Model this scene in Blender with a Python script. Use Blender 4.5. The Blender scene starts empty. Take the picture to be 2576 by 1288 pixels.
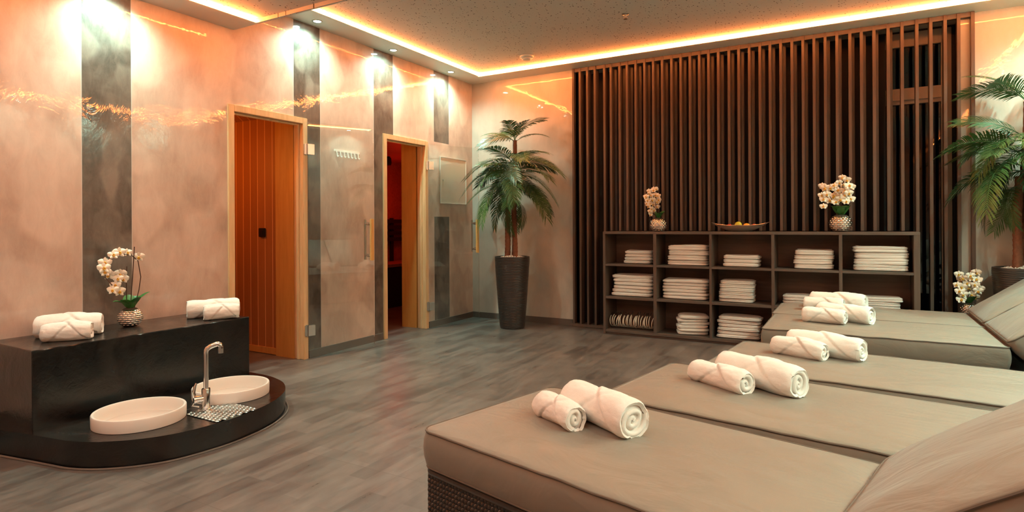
import bpy, bmesh, math, random
from math import sin, cos, pi, radians, sqrt, atan2, floor
from mathutils import Vector, Matrix, Euler, noise as mn
random.seed(7)
COL = bpy.context.scene.collection
scene = bpy.context.scene

# ------------------------------------------------------------------ materials
class NT:
    def __init__(s, name):
        s.m = bpy.data.materials.new(name); s.m.use_nodes = True
        s.t = s.m.node_tree; s.n = s.t.nodes; s.b = s.n['Principled BSDF']; s.out = s.n['Material Output']
        s.geo = None
    def node(s, typ, **kw):
        x = s.n.new(typ)
        for k, v in kw.items():
            if k.startswith('i_'):
                key = k[2:]
                key = int(key) if key.isdigit() else key.replace('_', ' ')
                s.set(x.inputs[key], v)
            else: setattr(x, k, v)
        return x
    def set(s, sock, v):
        if isinstance(v, bpy.types.NodeSocket): s.t.links.new(v, sock)
        else:
            try: sock.default_value = v
            except Exception: sock.default_value = tuple(v) + (1.0,)
    def pos(s, kind='Object'):
        if kind == 'World':
            return s.node('ShaderNodeNewGeometry').outputs['Position']
        return s.node('ShaderNodeTexCoord').outputs[kind]
    def map(s, v, scale=(1, 1, 1), rot=(0, 0, 0), loc=(0, 0, 0)):
        return s.node('ShaderNodeMapping', i_0=v, i_Scale=scale, i_Rotation=rot, i_Location=loc).outputs[0]
    def noise(s, v, scale, detail=4, rough=.55, dist=0.0):
        return s.node('ShaderNodeTexNoise', i_Vector=v, i_Scale=scale, i_Detail=detail, i_Roughness=rough, i_Distortion=dist).outputs['Fac']
    def ramp(s, f, stops):
        r = s.node('ShaderNodeValToRGB', i_0=f)
        e = r.color_ramp.elements
        while len(e) < len(stops): e.new(0.5)
        for k, (p, c) in enumerate(stops):
            e[k].position = p
            e[k].color = (c, c, c, 1) if isinstance(c, (int, float)) else tuple(c) + (1,)
        return r.outputs[0]
    def math(s, op, a, b=0.0, c=0.0):
        return s.node('ShaderNodeMath', operation=op, i_0=a, i_1=b, i_2=c).outputs[0]
    def mix(s, f, a, b, blend='MIX'):
        x = s.node('ShaderNodeMix', data_type='RGBA', blend_type=blend)
        s.set(x.inputs[0], f)
        for k, v in ((6, a), (7, b)):
            if isinstance(v, bpy.types.NodeSocket): s.t.links.new(v, x.inputs[k])
            else: x.inputs[k].default_value = tuple(v) + (1,)
        return x.outputs[2]
    def sep(s, v):
        return s.node('ShaderNodeSeparateXYZ', i_0=v).outputs
    def bump(s, h, strength=.3, dist=.01):
        return s.node('ShaderNodeBump', i_Height=h, i_Strength=strength, i_Distance=dist).outputs[0]
    def p(s, **kw):
        for k, v in kw.items():
            s.set(s.b.inputs[k.replace('_', ' ')], v)
        return s.m

def simple(name, col, rough=.5, metal=0., var=.12, scale=20, bump=0., bscale=60, **kw):
    n = NT(name)
    v = n.pos()
    f = n.noise(v, scale, 5)
    c = n.mix(f, [x*(1-var) for x in col], [min(1, x*(1+var)) for x in col])
    n.p(Base_Color=c, Roughness=rough, Metallic=metal, **kw)
    if bump: n.p(Normal=n.bump(n.noise(v, bscale, 4), bump, .004))
    return n.m

M = {}
def stucco_cols(n, v, lo, hi, sc=1.0):
    w = n.noise(n.map(v, (1, 1, .75)), 2.1*sc, 7, .62, 1.1)
    vor = n.node('ShaderNodeTexVoronoi', feature='SMOOTH_F1', i_Vector=n.map(v, (1, 1, .7), (.4, .3, .2)), i_Scale=5.5*sc, i_Smoothness=.35, i_Randomness=1.0).outputs['Color']
    st = n.sep(vor)[0]
    f = n.math('ADD', n.math('MULTIPLY', w, .62), n.math('MULTIPLY', st, .38))
    fine = n.noise(n.map(v, (1, 1, .38), (.55, .0, .0)), 15*sc, 8, .72, .55)
    f = n.math('ADD', f, n.math('MULTIPLY', n.math('SUBTRACT', fine, .5), .55))
    return n.mix(n.ramp(f, [(.22, 0.), (.76, 1.)]), lo, hi), f

STRIPES = [(1.863, 2.154), (3.456, 3.746), (4.428, 4.717), (5.404, 5.696)]
def m_wall_left():
    n = NT('polished_plaster_striped')
    v = n.pos('World')
    light, f1 = stucco_cols(n, v, (.44, .312, .248), (.69, .545, .455))
    dark, f2 = stucco_cols(n, v, (.038, .028, .022), (.19, .152, .125), 1.4)
    x, y, z = n.sep(v)
    mask = None; edge = None
    for k, (a, b) in enumerate(STRIPES):
        m = n.math('MULTIPLY', n.math('GREATER_THAN', y, a), n.math('LESS_THAN', y, b))
        e = n.math('ADD', n.math('COMPARE', y, a, .0025), n.math('COMPARE', y, b, .0025))
        if k == 3:
            gap = n.math('SUBTRACT', 1.0, n.math('MULTIPLY', n.math('GREATER_THAN', z, 1.238), n.math('LESS_THAN', z, 2.085)))
            m = n.math('MULTIPLY', m, gap); e = n.math('MULTIPLY', e, gap)
        mask = m if mask is None else n.math('ADD', mask, m)
        edge = e if edge is None else n.math('ADD', edge, e)
    c = n.mix(mask, light, dark)
    c = n.mix(n.math('MULTIPLY', edge, .7), c, (.62, .6, .56))
    hb = n.noise(n.map(v, (1, 1, 1)), 3.2, 5, .6, 1.4)
    n.p(Base_Color=c, Roughness=.42, Coat_Weight=.8, Coat_Roughness=.018,
        Normal=n.bump(f1, .16, .01), Coat_Normal=n.bump(hb, .088, .02))
    return n.m
def m_wall_back():
    n = NT('polished_plaster_pale')
    v = n.pos('World')
    c, f1 = stucco_cols(n, v, (.43, .39, .335), (.57, .525, .46), .8)
    hb = n.noise(v, 2.6, 4, .55, 1.2)
    n.p(Base_Color=c, Roughness=.38, Coat_Weight=.6, Coat_Roughness=.03,
        Normal=n.bump(f1, .08, .01), Coat_Normal=n.bump(hb, .15, .02))
    return n.m
def m_floor():
    n = NT('grey_brushed_tile')
    v = n.pos('World'); x, y, z = n.sep(v)
    gx = n.math('DIVIDE', n.math('ADD', x, 1.797), .6); gy = n.math('DIVIDE', n.math('SUBTRACT', y, 1.51), .597)
    # half-offset every other column so planks read as in running tiles
    col = n.math('FLOOR', gx)
    fx = n.math('FRACT', gx); fy = n.math('FRACT', gy)
    ex = n.math('MINIMUM', fx, n.math('SUBTRACT', 1.0, fx)); ey = n.math('MINIMUM', fy, n.math('SUBTRACT', 1.0, fy))
    seam = n.math('MAXIMUM', n.math('LESS_THAN', ex, .0022), n.math('LESS_THAN', ey, .0025))
    tile = n.node('ShaderNodeCombineXYZ', i_0=col, i_1=n.math('FLOOR', gy)).outputs[0]
    wn = n.node('ShaderNodeTexWhiteNoise', i_Vector=tile).outputs['Value']
    # patchy blocks
    bx = n.math('FLOOR', n.math('DIVIDE', x, .1)); r = n.node('ShaderNodeTexWhiteNoise', i_Vector=n.node('ShaderNodeCombineXYZ', i_0=bx).outputs[0]).outputs['Value']
    by = n.math('FLOOR', n.math('ADD', n.math('DIVIDE', y, .42), r))
    wb = n.node('ShaderNodeTexWhiteNoise', i_Vector=n.node('ShaderNodeCombineXYZ', i_0=bx, i_1=by).outputs[0]).outputs['Value']
    st = n.noise(n.map(v, (11, 2.2, 1)), 1.8, 7, .7, .05)
    cl = n.noise(v, 2.2, 5, .6, .8)
    f = n.math('ADD', n.math('MULTIPLY', st, .42), n.math('MULTIPLY', cl, .34))
    f = n.math('ADD', f, n.math('MULTIPLY', wb, .14)); f = n.math('ADD', f, n.math('MULTIPLY', wn, .06))
    c = n.mix(n.ramp(f, [(.33, 0.), (.72, 1.)]), (.062, .057, .053), (.205, .193, .178))
    c = n.mix(n.math('MULTIPLY', seam, .65), c, (.06, .055, .05))
    n.p(Base_Color=c, Roughness=n.ramp(st, [(.3, .27), (.7, .42)]), Specular_IOR_Level=.5,
        Normal=n.bump(n.math('SUBTRACT', st, n.math('MULTIPLY', seam, .8)), .12, .004))
    return n.m
def m_perf(name, col):
    n = NT(name)
    v = n.pos('World'); v2 = n.map(v, (1, 1, 0.0001))
    vo = n.node('ShaderNodeTexVoronoi', feature='F1', i_Vector=n.map(v2, (1, .8, 1)), i_Scale=40, i_Randomness=.95)
    size = n.math('ADD', n.math('MULTIPLY', n.sep(vo.outputs['Color'])[0], .12), .12)
    hole = n.math('LESS_THAN', vo.outputs['Distance'], size)
    c = n.mix(hole, n.mix(n.noise(v, 3, 4), [x*.93 for x in col], col), (.10, .07, .05))
    n.p(Base_Color=c, Roughness=.75, Normal=n.bump(n.math('SUBTRACT', 1.0, hole), .5, .004))
    return n.m
def m_wood(name, lo, hi, axis='Z', rough=.45, sc=1., bump=.1):
    n = NT(name)
    v = n.pos()
    s = {'Z': (9, 9, .8), 'X': (.8, 9, 9), 'Y': (9, .8, 9)}[axis]
    f = n.noise(n.map(v, s), 3.0*sc, 6, .6, .9)
    c = n.mix(n.ramp(f, [(.3, 0.), (.7, 1.)]), lo, hi)
    n.p(Base_Color=c, Roughness=rough, Normal=n.bump(f, bump, .003))
    return n.m
def m_planks():
    n = NT('sauna_plank_wood')
    v = n.pos('World'); x, y, z = n.sep(v)
    u = n.math('DIVIDE', n.math('ADD', x, y), .1)
    fr = n.math('FRACT', u); e = n.math('MINIMUM', fr, n.math('SUBTRACT', 1.0, fr))
    gr = n.math('LESS_THAN', e, .045)
    wn = n.node('ShaderNodeTexWhiteNoise', i_Vector=n.node('ShaderNodeCombineXYZ', i_0=n.math('FLOOR', u)).outputs[0]).outputs['Value']
    f = n.noise(n.map(v, (8, 8, .8)), 3, 6, .6, .8)
    c = n.mix(n.math('ADD', n.math('MULTIPLY', f, .6), n.math('MULTIPLY', wn, .4)), (.30, .11, .03), (.44, .18, .055))  # plank and groove colours carry the sauna's orange light tint
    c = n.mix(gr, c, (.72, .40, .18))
    n.p(Base_Color=c, Roughness=.5, Normal=n.bump(n.math('SUBTRACT', 1.0, gr), .5, .004))
    return n.m
def m_stone():
    n = NT('black_split_stone')
    v = n.pos()
    f = n.noise(v, 5, 7, .6, 1.0); g = n.noise(v, 28, 6, .6, 1.5)
    c = n.mix(n.ramp(f, [(.35, 0.), (.75, 1.)]), (.004, .004, .004), (.014, .0125, .0115))
    n.p(Base_Color=c, Roughness=n.ramp(f, [(.35, .15), (.7, .28)]), Specular_IOR_Level=.55,
        Normal=n.bump(n.math('ADD', n.math('MULTIPLY', f, 1.2), n.math('MULTIPLY', g, .35)), .22, .012))
    return n.m
def m_fabric(name, col, bscale=7):
    n = NT(name)
    v = n.pos()
    w = n.noise(n.map(v, (1, 2.2, 1), (0, 0, .5)), bscale*.5, 4, .5, 1.2)
    g = n.noise(v, 420, 2, .5)
    c = n.mix(n.noise(v, 3, 4), [x*.9 for x in col], [x*1.06 for x in col])
    n.p(Base_Color=c, Roughness=.52, Sheen_Weight=.15, Sheen_Roughness=.5, Specular_IOR_Level=.35,
        Normal=n.bump(n.math('ADD', w, n.math('MULTIPLY', g, .012)), .35, .03))
    return n.m
def m_terry(name, col):
    n = NT(name)
    v = n.pos()
    g = n.noise(v, 260, 3, .7); w = n.noise(v, 18, 4, .5)
    c = n.mix(g, [x*.86 for x in col], col)
    n.p(Base_Color=c, Roughness=.95, Sheen_Weight=.4, Sheen_Roughness=.6, Specular_IOR_Level=.1,
        Normal=n.bump(n.math('ADD', n.math('MULTIPLY', g, .25), w), .5, .006))
    return n.m
def m_leaf(name, lo, hi, rough=.42):
    n = NT(name)
    rnd = n.node('ShaderNodeObjectInfo').outputs['Random']
    f = n.math('ADD', n.math('MULTIPLY', rnd, .6), n.math('MULTIPLY', n.noise(n.pos(), 9, 3), .5))
    n.p(Base_Color=n.mix(n.ramp(f, [(.2, 0.), (.85, 1.)]), lo, hi), Roughness=rough, Subsurface_Weight=0.0, Specular_IOR_Level=.5)
    return n.m
def m_emit(name, col, strength):
    n = NT(name)
    n.p(Base_Color=(.8, .8, .8), Emission_Color=tuple(col) + (1,), Emission_Strength=strength, Roughness=.4)
    return n.m
def m_glass(name, tint=(.97, .985, .98), rough=0.0):
    n = NT(name)
    gl = n.node('ShaderNodeBsdfGlossy', i_Color=(1, 1, 1, 1), i_Roughness=rough)
    tr = n.node('ShaderNodeBsdfTransparent', i_Color=tuple(tint) + (1,))
    fr = n.node('ShaderNodeFresnel', i_IOR=1.45)
    mx = n.node('ShaderNodeMixShader', i_0=fr.outputs[0], i_1=tr.outputs[0], i_2=gl.outputs[0])
    n.t.links.new(mx.outputs[0], n.out.inputs['Surface'])
    return n.m
def m_pot_chrome():
    n = NT('hammered_chrome')
    n.p(Base_Color=(.72, .68, .64, 1), Metallic=1.0, Roughness=.14)
    return n.m

M['wall_left'] = m_wall_left(); M['wall_back'] = m_wall_back(); M['floor'] = m_floor()
M['perf'] = m_perf('perforated_plasterboard', (.66, .60, .54))
M['soffit'] = simple('soffit_paint', (.68, .62, .55), .5, var=.03)
M['paint'] = simple('wall_paint', (.55, .5, .45), .7, var=.04, scale=3)
M['pine'] = m_wood('pale_pine', (.62, .40, .20), (.76, .53, .30), 'Z', .42)
M['reveal'] = m_wood('reveal_board', (.52, .26, .06), (.62, .33, .09), 'Z', .5)  # orange of the sauna light is put into this wood colour
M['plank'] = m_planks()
M['sauna2'] = m_wood('dark_sauna_wood', (.30, .17, .10), (.45, .27, .16), 'X', .5)
M['saunafloor'] = simple('sauna_floor_tile', (.16, .12, .10), .4)
M['base'] = simple('baseboard_grey', (.115, .098, .085), .5, var=.08)
M['brown'] = m_wood('dark_walnut_laminate', (.074, .049, .038), (.125, .086, .066), 'Z', .42, .8, .06)
M['brownX'] = m_wood('dark_walnut_laminate_flat', (.085, .062, .050), (.13, .098, .080), 'X', .42, .8, .06)
M['panelback'] = m_wood('cabinet_back_board', (.10, .052, .03), (.16, .085, .05), 'X', .55, .8, .06)
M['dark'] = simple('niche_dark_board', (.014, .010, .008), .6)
M['stone'] = m_stone()
M['basin'] = simple('matt_white_mineral', (.74, .68, .62), .38, var=.02, scale=4)
M['chrome'] = simple('chrome', (.8, .78, .76), .1, 1.0, var=.02)
M['steel'] = simple('brushed_steel', (.62, .6, .57), .3, 1.0, var=.06)
M['tray'] = simple('pressed_steel_tray', (.58, .62, .60), .24, 1.0, var=.05)
M['potchrome'] = m_pot_chrome()
M['fabric'] = m_fabric('taupe_cushion_fabric', (.212, .188, .150))
M['piping'] = simple('cushion_piping', (.115, .09, .068), .6, var=.05)
M['rattan'] = simple('dark_brown_rattan', (.040, .031, .026), .30, var=.25, scale=70)
M['towel'] = m_terry('white_terry', (.84, .80, .74))
M['towel2'] = m_terry('white_folded_terry', (.80, .74, .68))
M['frond'] = m_leaf('palm_frond_green', (.016, .06, .022), (.075, .16, .035))
M['frondbrown'] = m_leaf('palm_frond_fibre', (.10, .045, .02), (.17, .08, .035), .7)
M['trunk'] = simple('palm_trunk_fibre', (.19, .068, .032), .85, var=.5, scale=55, bump=.6, bscale=90)
M['planter'] = simple('dark_planter', (.032, .028, .025), .38, var=.1)
M['pebble'] = simple('white_pebbles', (.72, .68, .62), .6, var=.15)
M['leaf'] = m_leaf('orchid_leaf', (.03, .14, .035), (.06, .22, .05), .3)
M['petal'] = simple('orchid_petal_white', (.86, .80, .68), .55, var=.05, scale=12)
M['lip'] = simple('orchid_lip_yellow', (.78, .42, .05), .5, var=.2)
M['stem'] = simple('orchid_stem', (.06, .028, .018), .5)
M['moss'] = simple('bark_moss', (.05, .035, .02), .9, var=.5)
M['woodhandle'] = m_wood('golden_oak_handle', (.60, .34, .10), (.74, .45, .16), 'Z', .35)
M['glass'] = m_glass('clear_glass')
M['winglass'] = m_glass('night_window_glass', (.25, .25, .25))
M['whiteplastic'] = simple('white_plastic', (.75, .70, .64), .4, var=.02)
M['black'] = simple('black_plastic', (.012, .010, .010), .35)
M['winframe'] = simple('window_frame_paint', (.40, .31, .25), .45, var=.03)
M['hanger'] = simple('pale_hanger', (.66, .56, .45), .45, var=.1)
M['bowl'] = simple('silver_bowl', (.60, .56, .52), .25, .85, var=.15)
M['lime'] = simple('yellow_green_apple', (.55, .52, .04), .35, var=.2)
M['orange'] = simple('orange_fruit', (.85, .38, .04), .4, var=.12, bump=.3, bscale=200)
M['red'] = simple('red_fruit', (.50, .05, .02), .35, var=.25)
M['panel'] = simple('cream_wall_panel', (.60, .53, .44), .45, var=.03, scale=4)
LEDC = (1.0, .25, .05)
M['led'] = m_emit('led_strip_amber', LEDC, 100.0)
M['lens'] = m_emit('spot_lens', (.72, 1.0, .86), 60.0)

# ------------------------------------------------------------------ geometry helper
class MB:
    def __init__(s): s.v = []; s.f = []; s.mi = []
    def add(s, vs, fs, mi=0, mat=None):
        o = len(s.v)
        s.v += [tuple(mat @ Vector(p)) for p in vs] if mat else [tuple(p) for p in vs]
        s.f += [tuple(i + o for i in f) for f in fs]; s.mi += [mi]*len(fs)
        return s
    def box(s, x0, x1, y0, y1, z0, z1, mi=0, mat=None):
        vs = [(x0, y0, z0), (x1, y0, z0), (x1, y1, z0), (x0, y1, z0), (x0, y0, z1), (x1, y0, z1), (x1, y1, z1), (x0, y1, z1)]
        return s.add(vs, [(0, 3, 2, 1), (4, 5, 6, 7), (0, 1, 5, 4), (1, 2, 6, 5), (2, 3, 7, 6), (3, 0, 4, 7)], mi, mat)
    def rings(s, rings, closed=True, cap0=True, cap1=True, mi=0, mat=None):
        n = len(rings[0]); vs = [p for r in rings for p in r]; fs = []
        for k in range(len(rings)-1):
            for j in range(n if closed else n-1):
                a = k*n + j; b = k*n + (j+1) % n
                fs.append((a, b, b+n, a+n))
        if cap0: fs.append(tuple(range(n-1, -1, -1)))
        if cap1: fs.append(tuple((len(rings)-1)*n + j for j in range(n)))
        return s.add(vs, fs, mi, mat)
    def lathe(s, prof, n=32, mi=0, mat=None, cap0=True, cap1=True, sx=1, sy=1):
        return s.rings([[(r*cos(2*pi*j/n)*sx, r*sin(2*pi*j/n)*sy, z) for j in range(n)] for r, z in prof], True, cap0, cap1, mi, mat)
    def tube(s, pts, r, n=8, mi=0, mat=None, closed=False, cap=True):
        P = [Vector(p) for p in pts]; rs = r if isinstance(r, (list, tuple)) else [r]*len(P)
        rings = []; up = None
        for i, p in enumerate(P):
            if closed: t = (P[(i+1) % len(P)] - P[i-1]).normalized()
            else: t = (P[min(i+1, len(P)-1)] - P[max(i-1, 0)]).normalized()
            if up is None:
                up = Vector((0, 0, 1)) if abs(t.z) < .9 else Vector((1, 0, 0))
            a = t.cross(up)
            if a.length < 1e-5: a = t.orthogonal()
            a.normalize(); b = a.cross(t).normalized(); up = b
            rings.append([tuple(p + a*rs[i]*cos(2*pi*j/n) + b*rs[i]*sin(2*pi*j/n)) for j in range(n)])
        if closed: rings.append(rings[0]); return s.rings(rings, True, False, False, mi, mat)
        return s.rings(rings, True, cap, cap, mi, mat)
    def build(s, name, mats, parent=None, smooth=True, bevel=0, loc=None, angle=40):
        me = bpy.data.meshes.new(name); me.from_pydata(s.v, [], s.f)
        if not isinstance(mats, (list, tuple)): mats = [mats]
        for m in mats: me.materials.append(m)
        if len(mats) > 1: me.polygons.foreach_set('material_index', s.mi)
        bm = bmesh.new(); bm.from_mesh(me)
        bmesh.ops.recalc_face_normals(bm, faces=bm.faces)
        if bevel:
            es = [e for e in bm.edges if e.is_manifold and e.calc_face_angle(0) > radians(50)]
            bmesh.ops.bevel(bm, geom=es, offset=bevel, segments=2, affect='EDGES', clamp_overlap=True)
        bm.to_mesh(me); bm.free()
        if smooth:
            me.polygons.foreach_set('use_smooth', [True]*len(me.polygons))
            me.set_sharp_from_angle(angle=radians(angle))
        o = bpy.data.objects.new(name, me); COL.objects.link(o)
        if parent: o.parent = parent
        if loc: o.location = loc
        return o

def tag(o, label=None, cat=None, group=None, kind=None):
    if label: o['label'] = label
    if cat: o['category'] = cat
    if group: o['group'] = group
    if kind: o['kind'] = kind
    return o
def thing(name, label, cat, loc=(0, 0, 0), rz=0, group=None):
    o = bpy.data.objects.new(name, None); COL.objects.link(o)
    o.location = loc; o.rotation_euler = (0, 0, rz); o.empty_display_size = .05
    return tag(o, label, cat, group)
def struct(o): o['kind'] = 'structure'; return o
def kids(o): return [c for c in bpy.data.objects if c.parent == o]
def copy_tree(o, parent=None):
    c = o.copy(); COL.objects.link(c)
    if parent: c.parent = parent
    for ch in kids(o): copy_tree(ch, c)
    return c
def link(name, me, parent=None, loc=(0, 0, 0), rot=(0, 0, 0), sc=(1, 1, 1)):
    o = bpy.data.objects.new(name, me); COL.objects.link(o)
    o.parent = parent; o.location = loc; o.rotation_euler = rot; o.scale = sc
    return o

# ------------------------------------------------------------------ room shell
XL, XR, YB, YF, ZC = -4.059, 1.75, 6.19, -1.5, 2.915
ZS = 2.887; YLOW = 2.90; ZLOW = 2.637
w = MB()
T = .12
for a, b, z0, z1 in ((YF-T, 2.84, 0, ZC+.1), (2.84, 3.59, 2.066, ZC+.1), (3.59, 4.554, 0, ZC+.1), (4.554, 5.28, 2.067, ZC+.1), (5.28, YB+.45, 0, ZC+.1)):
    w.box(XL-T, XL, a, b, z0, z1)
struct(w.build('wall_left', M['wall_left'], smooth=False))
w = MB(); NX0, NX1 = -2.70, .83; NY = 6.47
w.box(XL, NX0, YB, YB+T, 0, ZC+.1).box(NX1, XR+T, YB, YB+T, 0, ZC+.1)
struct(w.build('wall_back', M['wall_back'], smooth=False))
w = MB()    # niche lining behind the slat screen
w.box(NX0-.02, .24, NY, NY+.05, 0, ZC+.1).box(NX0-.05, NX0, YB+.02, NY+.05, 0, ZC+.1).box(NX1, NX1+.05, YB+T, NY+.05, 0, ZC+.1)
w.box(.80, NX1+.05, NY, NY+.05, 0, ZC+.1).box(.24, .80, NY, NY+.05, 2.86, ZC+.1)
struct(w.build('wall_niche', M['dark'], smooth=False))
w = MB(); w.box(XR, XR+T, YF-T, YB+T, 0, ZC+.1)
struct(w.build('wall_right', M['wall_back'], smooth=False))
w = MB(); w.box(XL, XR, YF-T, YF, 0, ZC+.1)
struct(w.build('wall_front', M['wall_back'], smooth=False))
w = MB(); w.box(XL-2.6, XR+T, YF-T, 7.4, -.1, 0)
struct(w.build('floor', M['floor'], smooth=False))
# ceilings
EX0, EX1, EY1 = -3.762, 1.45, 5.888      # inner edge of the soffit border
w = MB(); w.box(EX0-.0, EX1, YLOW, EY1, ZC, ZC+.08)
struct(w.build('ceiling', M['perf'], smooth=False))
w = MB(); w.box(XL, XR, YF, YLOW, ZLOW+.028, ZC+.1)
w.box(EX0+.0, EX1, YLOW-.02, YLOW, ZLOW, ZLOW+.03)
struct(w.build('ceiling_lowered', M['perf'], smooth=False))
w = MB()
w.box(XL, EX0, YLOW, NY+.05, ZS, ZC+.08).box(EX1, XR, YLOW, NY+.05, ZS, ZC+.08).box(EX0, EX1, EY1, NY+.05, ZS, ZC+.08)
struct(w.build('trim_1', M['soffit'], smooth=False))
w = MB(); w.box(XL, EX0, YF, YLOW, ZLOW, ZLOW+.03).box(EX1, XR, YF, YLOW, ZLOW, ZLOW+.03)
struct(w.build('trim_2', M['soffit'], smooth=False))
# baseboards
w = MB(); h = .068
w.box(XL, XL+.012, 3.603, 4.541, 0, h).box(XL, XL+.012, 5.293, YB, 0, h).box(XL, XL+.012, YF, 1.37, 0, h).box(XL, XL+.012, 2.72, 2.828, 0, h)
struct(w.build('baseboard_left', M['base'], smooth=False))
w = MB(); w.box(XL+.012, NX0-.01, YB-.012, YB, 0, h).box(.94, XR, YB-.012, YB, 0, h)
struct(w.build('baseboard_back', M['base'], smooth=False))
# LED strips on the inner faces of the soffit border
def strip(name, boxes, label):
    t = thing(name, label, 'light strip', (0, 0, 0))
    for b in boxes:
        d = MB(); d.box(*b); d.build('diffuser', M['led'], t, smooth=False)
    return t
zz0, zz1 = ZS-.0045, ZS+.018
strip('led_strip', [(EX0, EX0+.013, YLOW, EY1-.013, ZS+.002, zz1), (EX0, EX1, EY1-.013, EY1, zz0, zz1), (EX1-.013, EX1, YLOW, EY1-.013, ZS+.002, zz1)],
      'amber glowing LED strip running around the edge of the upper perforated ceiling')
l0, l1 = ZLOW-.003, ZLOW+.018
strip('led_strip', [(EX0, EX0+.013, YF+.4, YLOW-.03, l0, l1), (EX1-.013, EX1, YF+.4, YLOW-.03, l0, l1)],
      'amber glowing LED strip under the lowered ceiling at top left')

# downlights
def downlight(x, y, z, label, energy=60, blend=1.0, angle=150, tilt=0, col=(.58, 1.0, .90)):
    t = thing('downlight', label, 'spotlight', (x, y, z), 0, 'recessed downlights')
    m = MB(); m.lathe([(.030, 0), (.034, -.004), (.043, -.004), (.045, 0)], 32, cap0=False, cap1=False)
    m.build('trim_ring', M['steel'], t)
    m = MB(); m.lathe([(.0, -.0015), (.030, -.0015)], 32, cap0=False, cap1=False)
    m.build('lens', M['lens'], t)
    ld = bpy.data.lights.new('downlight_beam', 'SPOT'); ld.energy = energy; ld.color = col
    ld.spot_size = radians(angle); ld.spot_blend = blend; ld.shadow_soft_size = .028
    lo = bpy.data.objects.new('downlight_beam', ld); COL.objects.link(lo); lo.parent = t; lo.location = (0, 0, -.012)
    lo.rotation_euler = (0, tilt, 0)
    return t
SP = [(-3.93, 3.60, ZS, 'bright downlight in the soffit above the dark wall stripe beside the first sauna door'),
      (-3.93, 4.575, ZS, 'bright downlight in the soffit above the dark stripe left of the second sauna door'),
      (-3.93, 5.56, ZS, 'bright downlight in the soffit nearest the room corner'),
      (-3.93, 2.01, ZLOW, 'downlight in the lowered ceiling above the orchid ledge')]
for x, y, z, l in SP: downlight(x, y, z, l, 92, 1.0, 150, 0, (.50, 1.0, .86))
for k, y in enumerate((.9, 2.01, 3.60, 4.575, 5.56)):
    downlight(1.58, y, ZLOW if y < YLOW else ZS, 'downlight above the sun loungers on the window side, number %s from the entrance' % ('one', 'two', 'three', 'four', 'five')[k], 185, 1.0, 150, 0, (.54, 1.0, .84))
downlight(-3.0, .2, ZLOW, 'unseen downlight added as fill in the lowered ceiling behind the viewer', 40, .6, 110)  # extra downlight added out of view for general fill

# ------------------------------------------------------------------ sauna doors
def door(name, y0, y1, ztop, swing, L):
    d = bpy.data.objects.new(name, None); COL.objects.link(d); d['kind'] = 'structure'
    d.location = (XL, y0, 0)
    W = y1 - y0; f = .05; D = .016
    m = MB()
    m.box(-.10, D, 0, f, 0, ztop).box(-.10, D, W-f, W, 0, ztop).box(-.10, D, f, W-f, ztop-f, ztop)
    m.box(-.06, -.03, f, f+.014, 0, ztop-f).box(-.06, -.03, W-f-.014, W-f, 0, ztop-f).box(-.06, -.03, f+.014, W-f-.014, ztop-f-.014, ztop-f)
    m.build('door_frame', M['pine'], d, False, .0025)
    lf = bpy.data.objects.new('door_leaf', None); COL.objects.link(lf); lf.parent = d
    lf.location = (.032, W-.022, 0); lf.rotation_euler = (0, 0, -radians(swing))
    g = MB(); g.box(-.004, .004, .012, L, .014, ztop-.028)
    g.build('glass_pane', M['glass'], lf, False, .001)
    for z in (.245, 1.80):
        h = MB(); h.box(-.016, .016, .0, .062, z-.045, z+.045).box(-.03, .0, -.022, .006, z-.045, z+.045)
        h.tube([(-.004, -.006, z-.05), (-.004, -.006, z+.05)], .008, 10)
        h.build('hinge', M['steel'], lf, True, .002)
    hh = MB()
    yy = L-.055
    hh.tube([(-.062, yy, .825), (-.062, yy, 1.20)], .0105, 14)
    for z in (.865, 1.16):
        hh.tube([(-.062, yy, z), (.045, yy, z)], .008, 10); hh.tube([(-.016, yy, z), (.016, yy, z)], .015, 14)
    hb = hh.build('handle', M['steel'], lf)
    wb = MB(); wb.box(.040, .068, yy-.0165, yy+.0165, .82, 1.205)
    wb.build('handle_grip', M['woodhandle'], hb, True, .005)
    return d
door('door_1', 2.84, 3.59, 2.066, 14.5, .66)
door('door_2', 4.554, 5.28, 2.067, 24.5, .66)

# sauna rooms behind the doors
XI = XL-T
w = MB()
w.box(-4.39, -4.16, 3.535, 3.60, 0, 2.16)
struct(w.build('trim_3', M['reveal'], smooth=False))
w = MB()
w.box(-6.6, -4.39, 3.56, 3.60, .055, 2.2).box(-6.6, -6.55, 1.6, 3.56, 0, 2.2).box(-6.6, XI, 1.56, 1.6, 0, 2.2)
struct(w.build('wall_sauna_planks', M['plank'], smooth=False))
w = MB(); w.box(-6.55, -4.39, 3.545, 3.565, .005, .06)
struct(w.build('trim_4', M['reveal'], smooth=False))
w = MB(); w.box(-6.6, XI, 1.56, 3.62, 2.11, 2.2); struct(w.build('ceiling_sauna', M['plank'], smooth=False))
w = MB()
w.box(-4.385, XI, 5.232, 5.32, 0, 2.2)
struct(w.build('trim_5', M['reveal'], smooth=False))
w = MB()
w.box(-6.1, -6.05, 3.7, 7.3, 0, 2.2).box(-6.05, XI, 3.7, 3.75, 0, 2.2).box(-6.05, -4.385, 7.25, 7.3, 0, 2.2).box(-4.385, -4.3, 5.32, 7.3, 0, 2.2)
struct(w.build('wall_second_sauna', M['sauna2'], smooth=False))
w = MB(); w.box(-6.1, XI, 3.7, 7.3, 2.1, 2.2); struct(w.build('ceiling_second_sauna', M['sauna2'], smooth=False))
t = thing('sauna_bench', 'dark wooden sauna bench seen through the second sauna doorway', 'bench', (-6.04, 5.0, 0))
m = MB()
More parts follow.
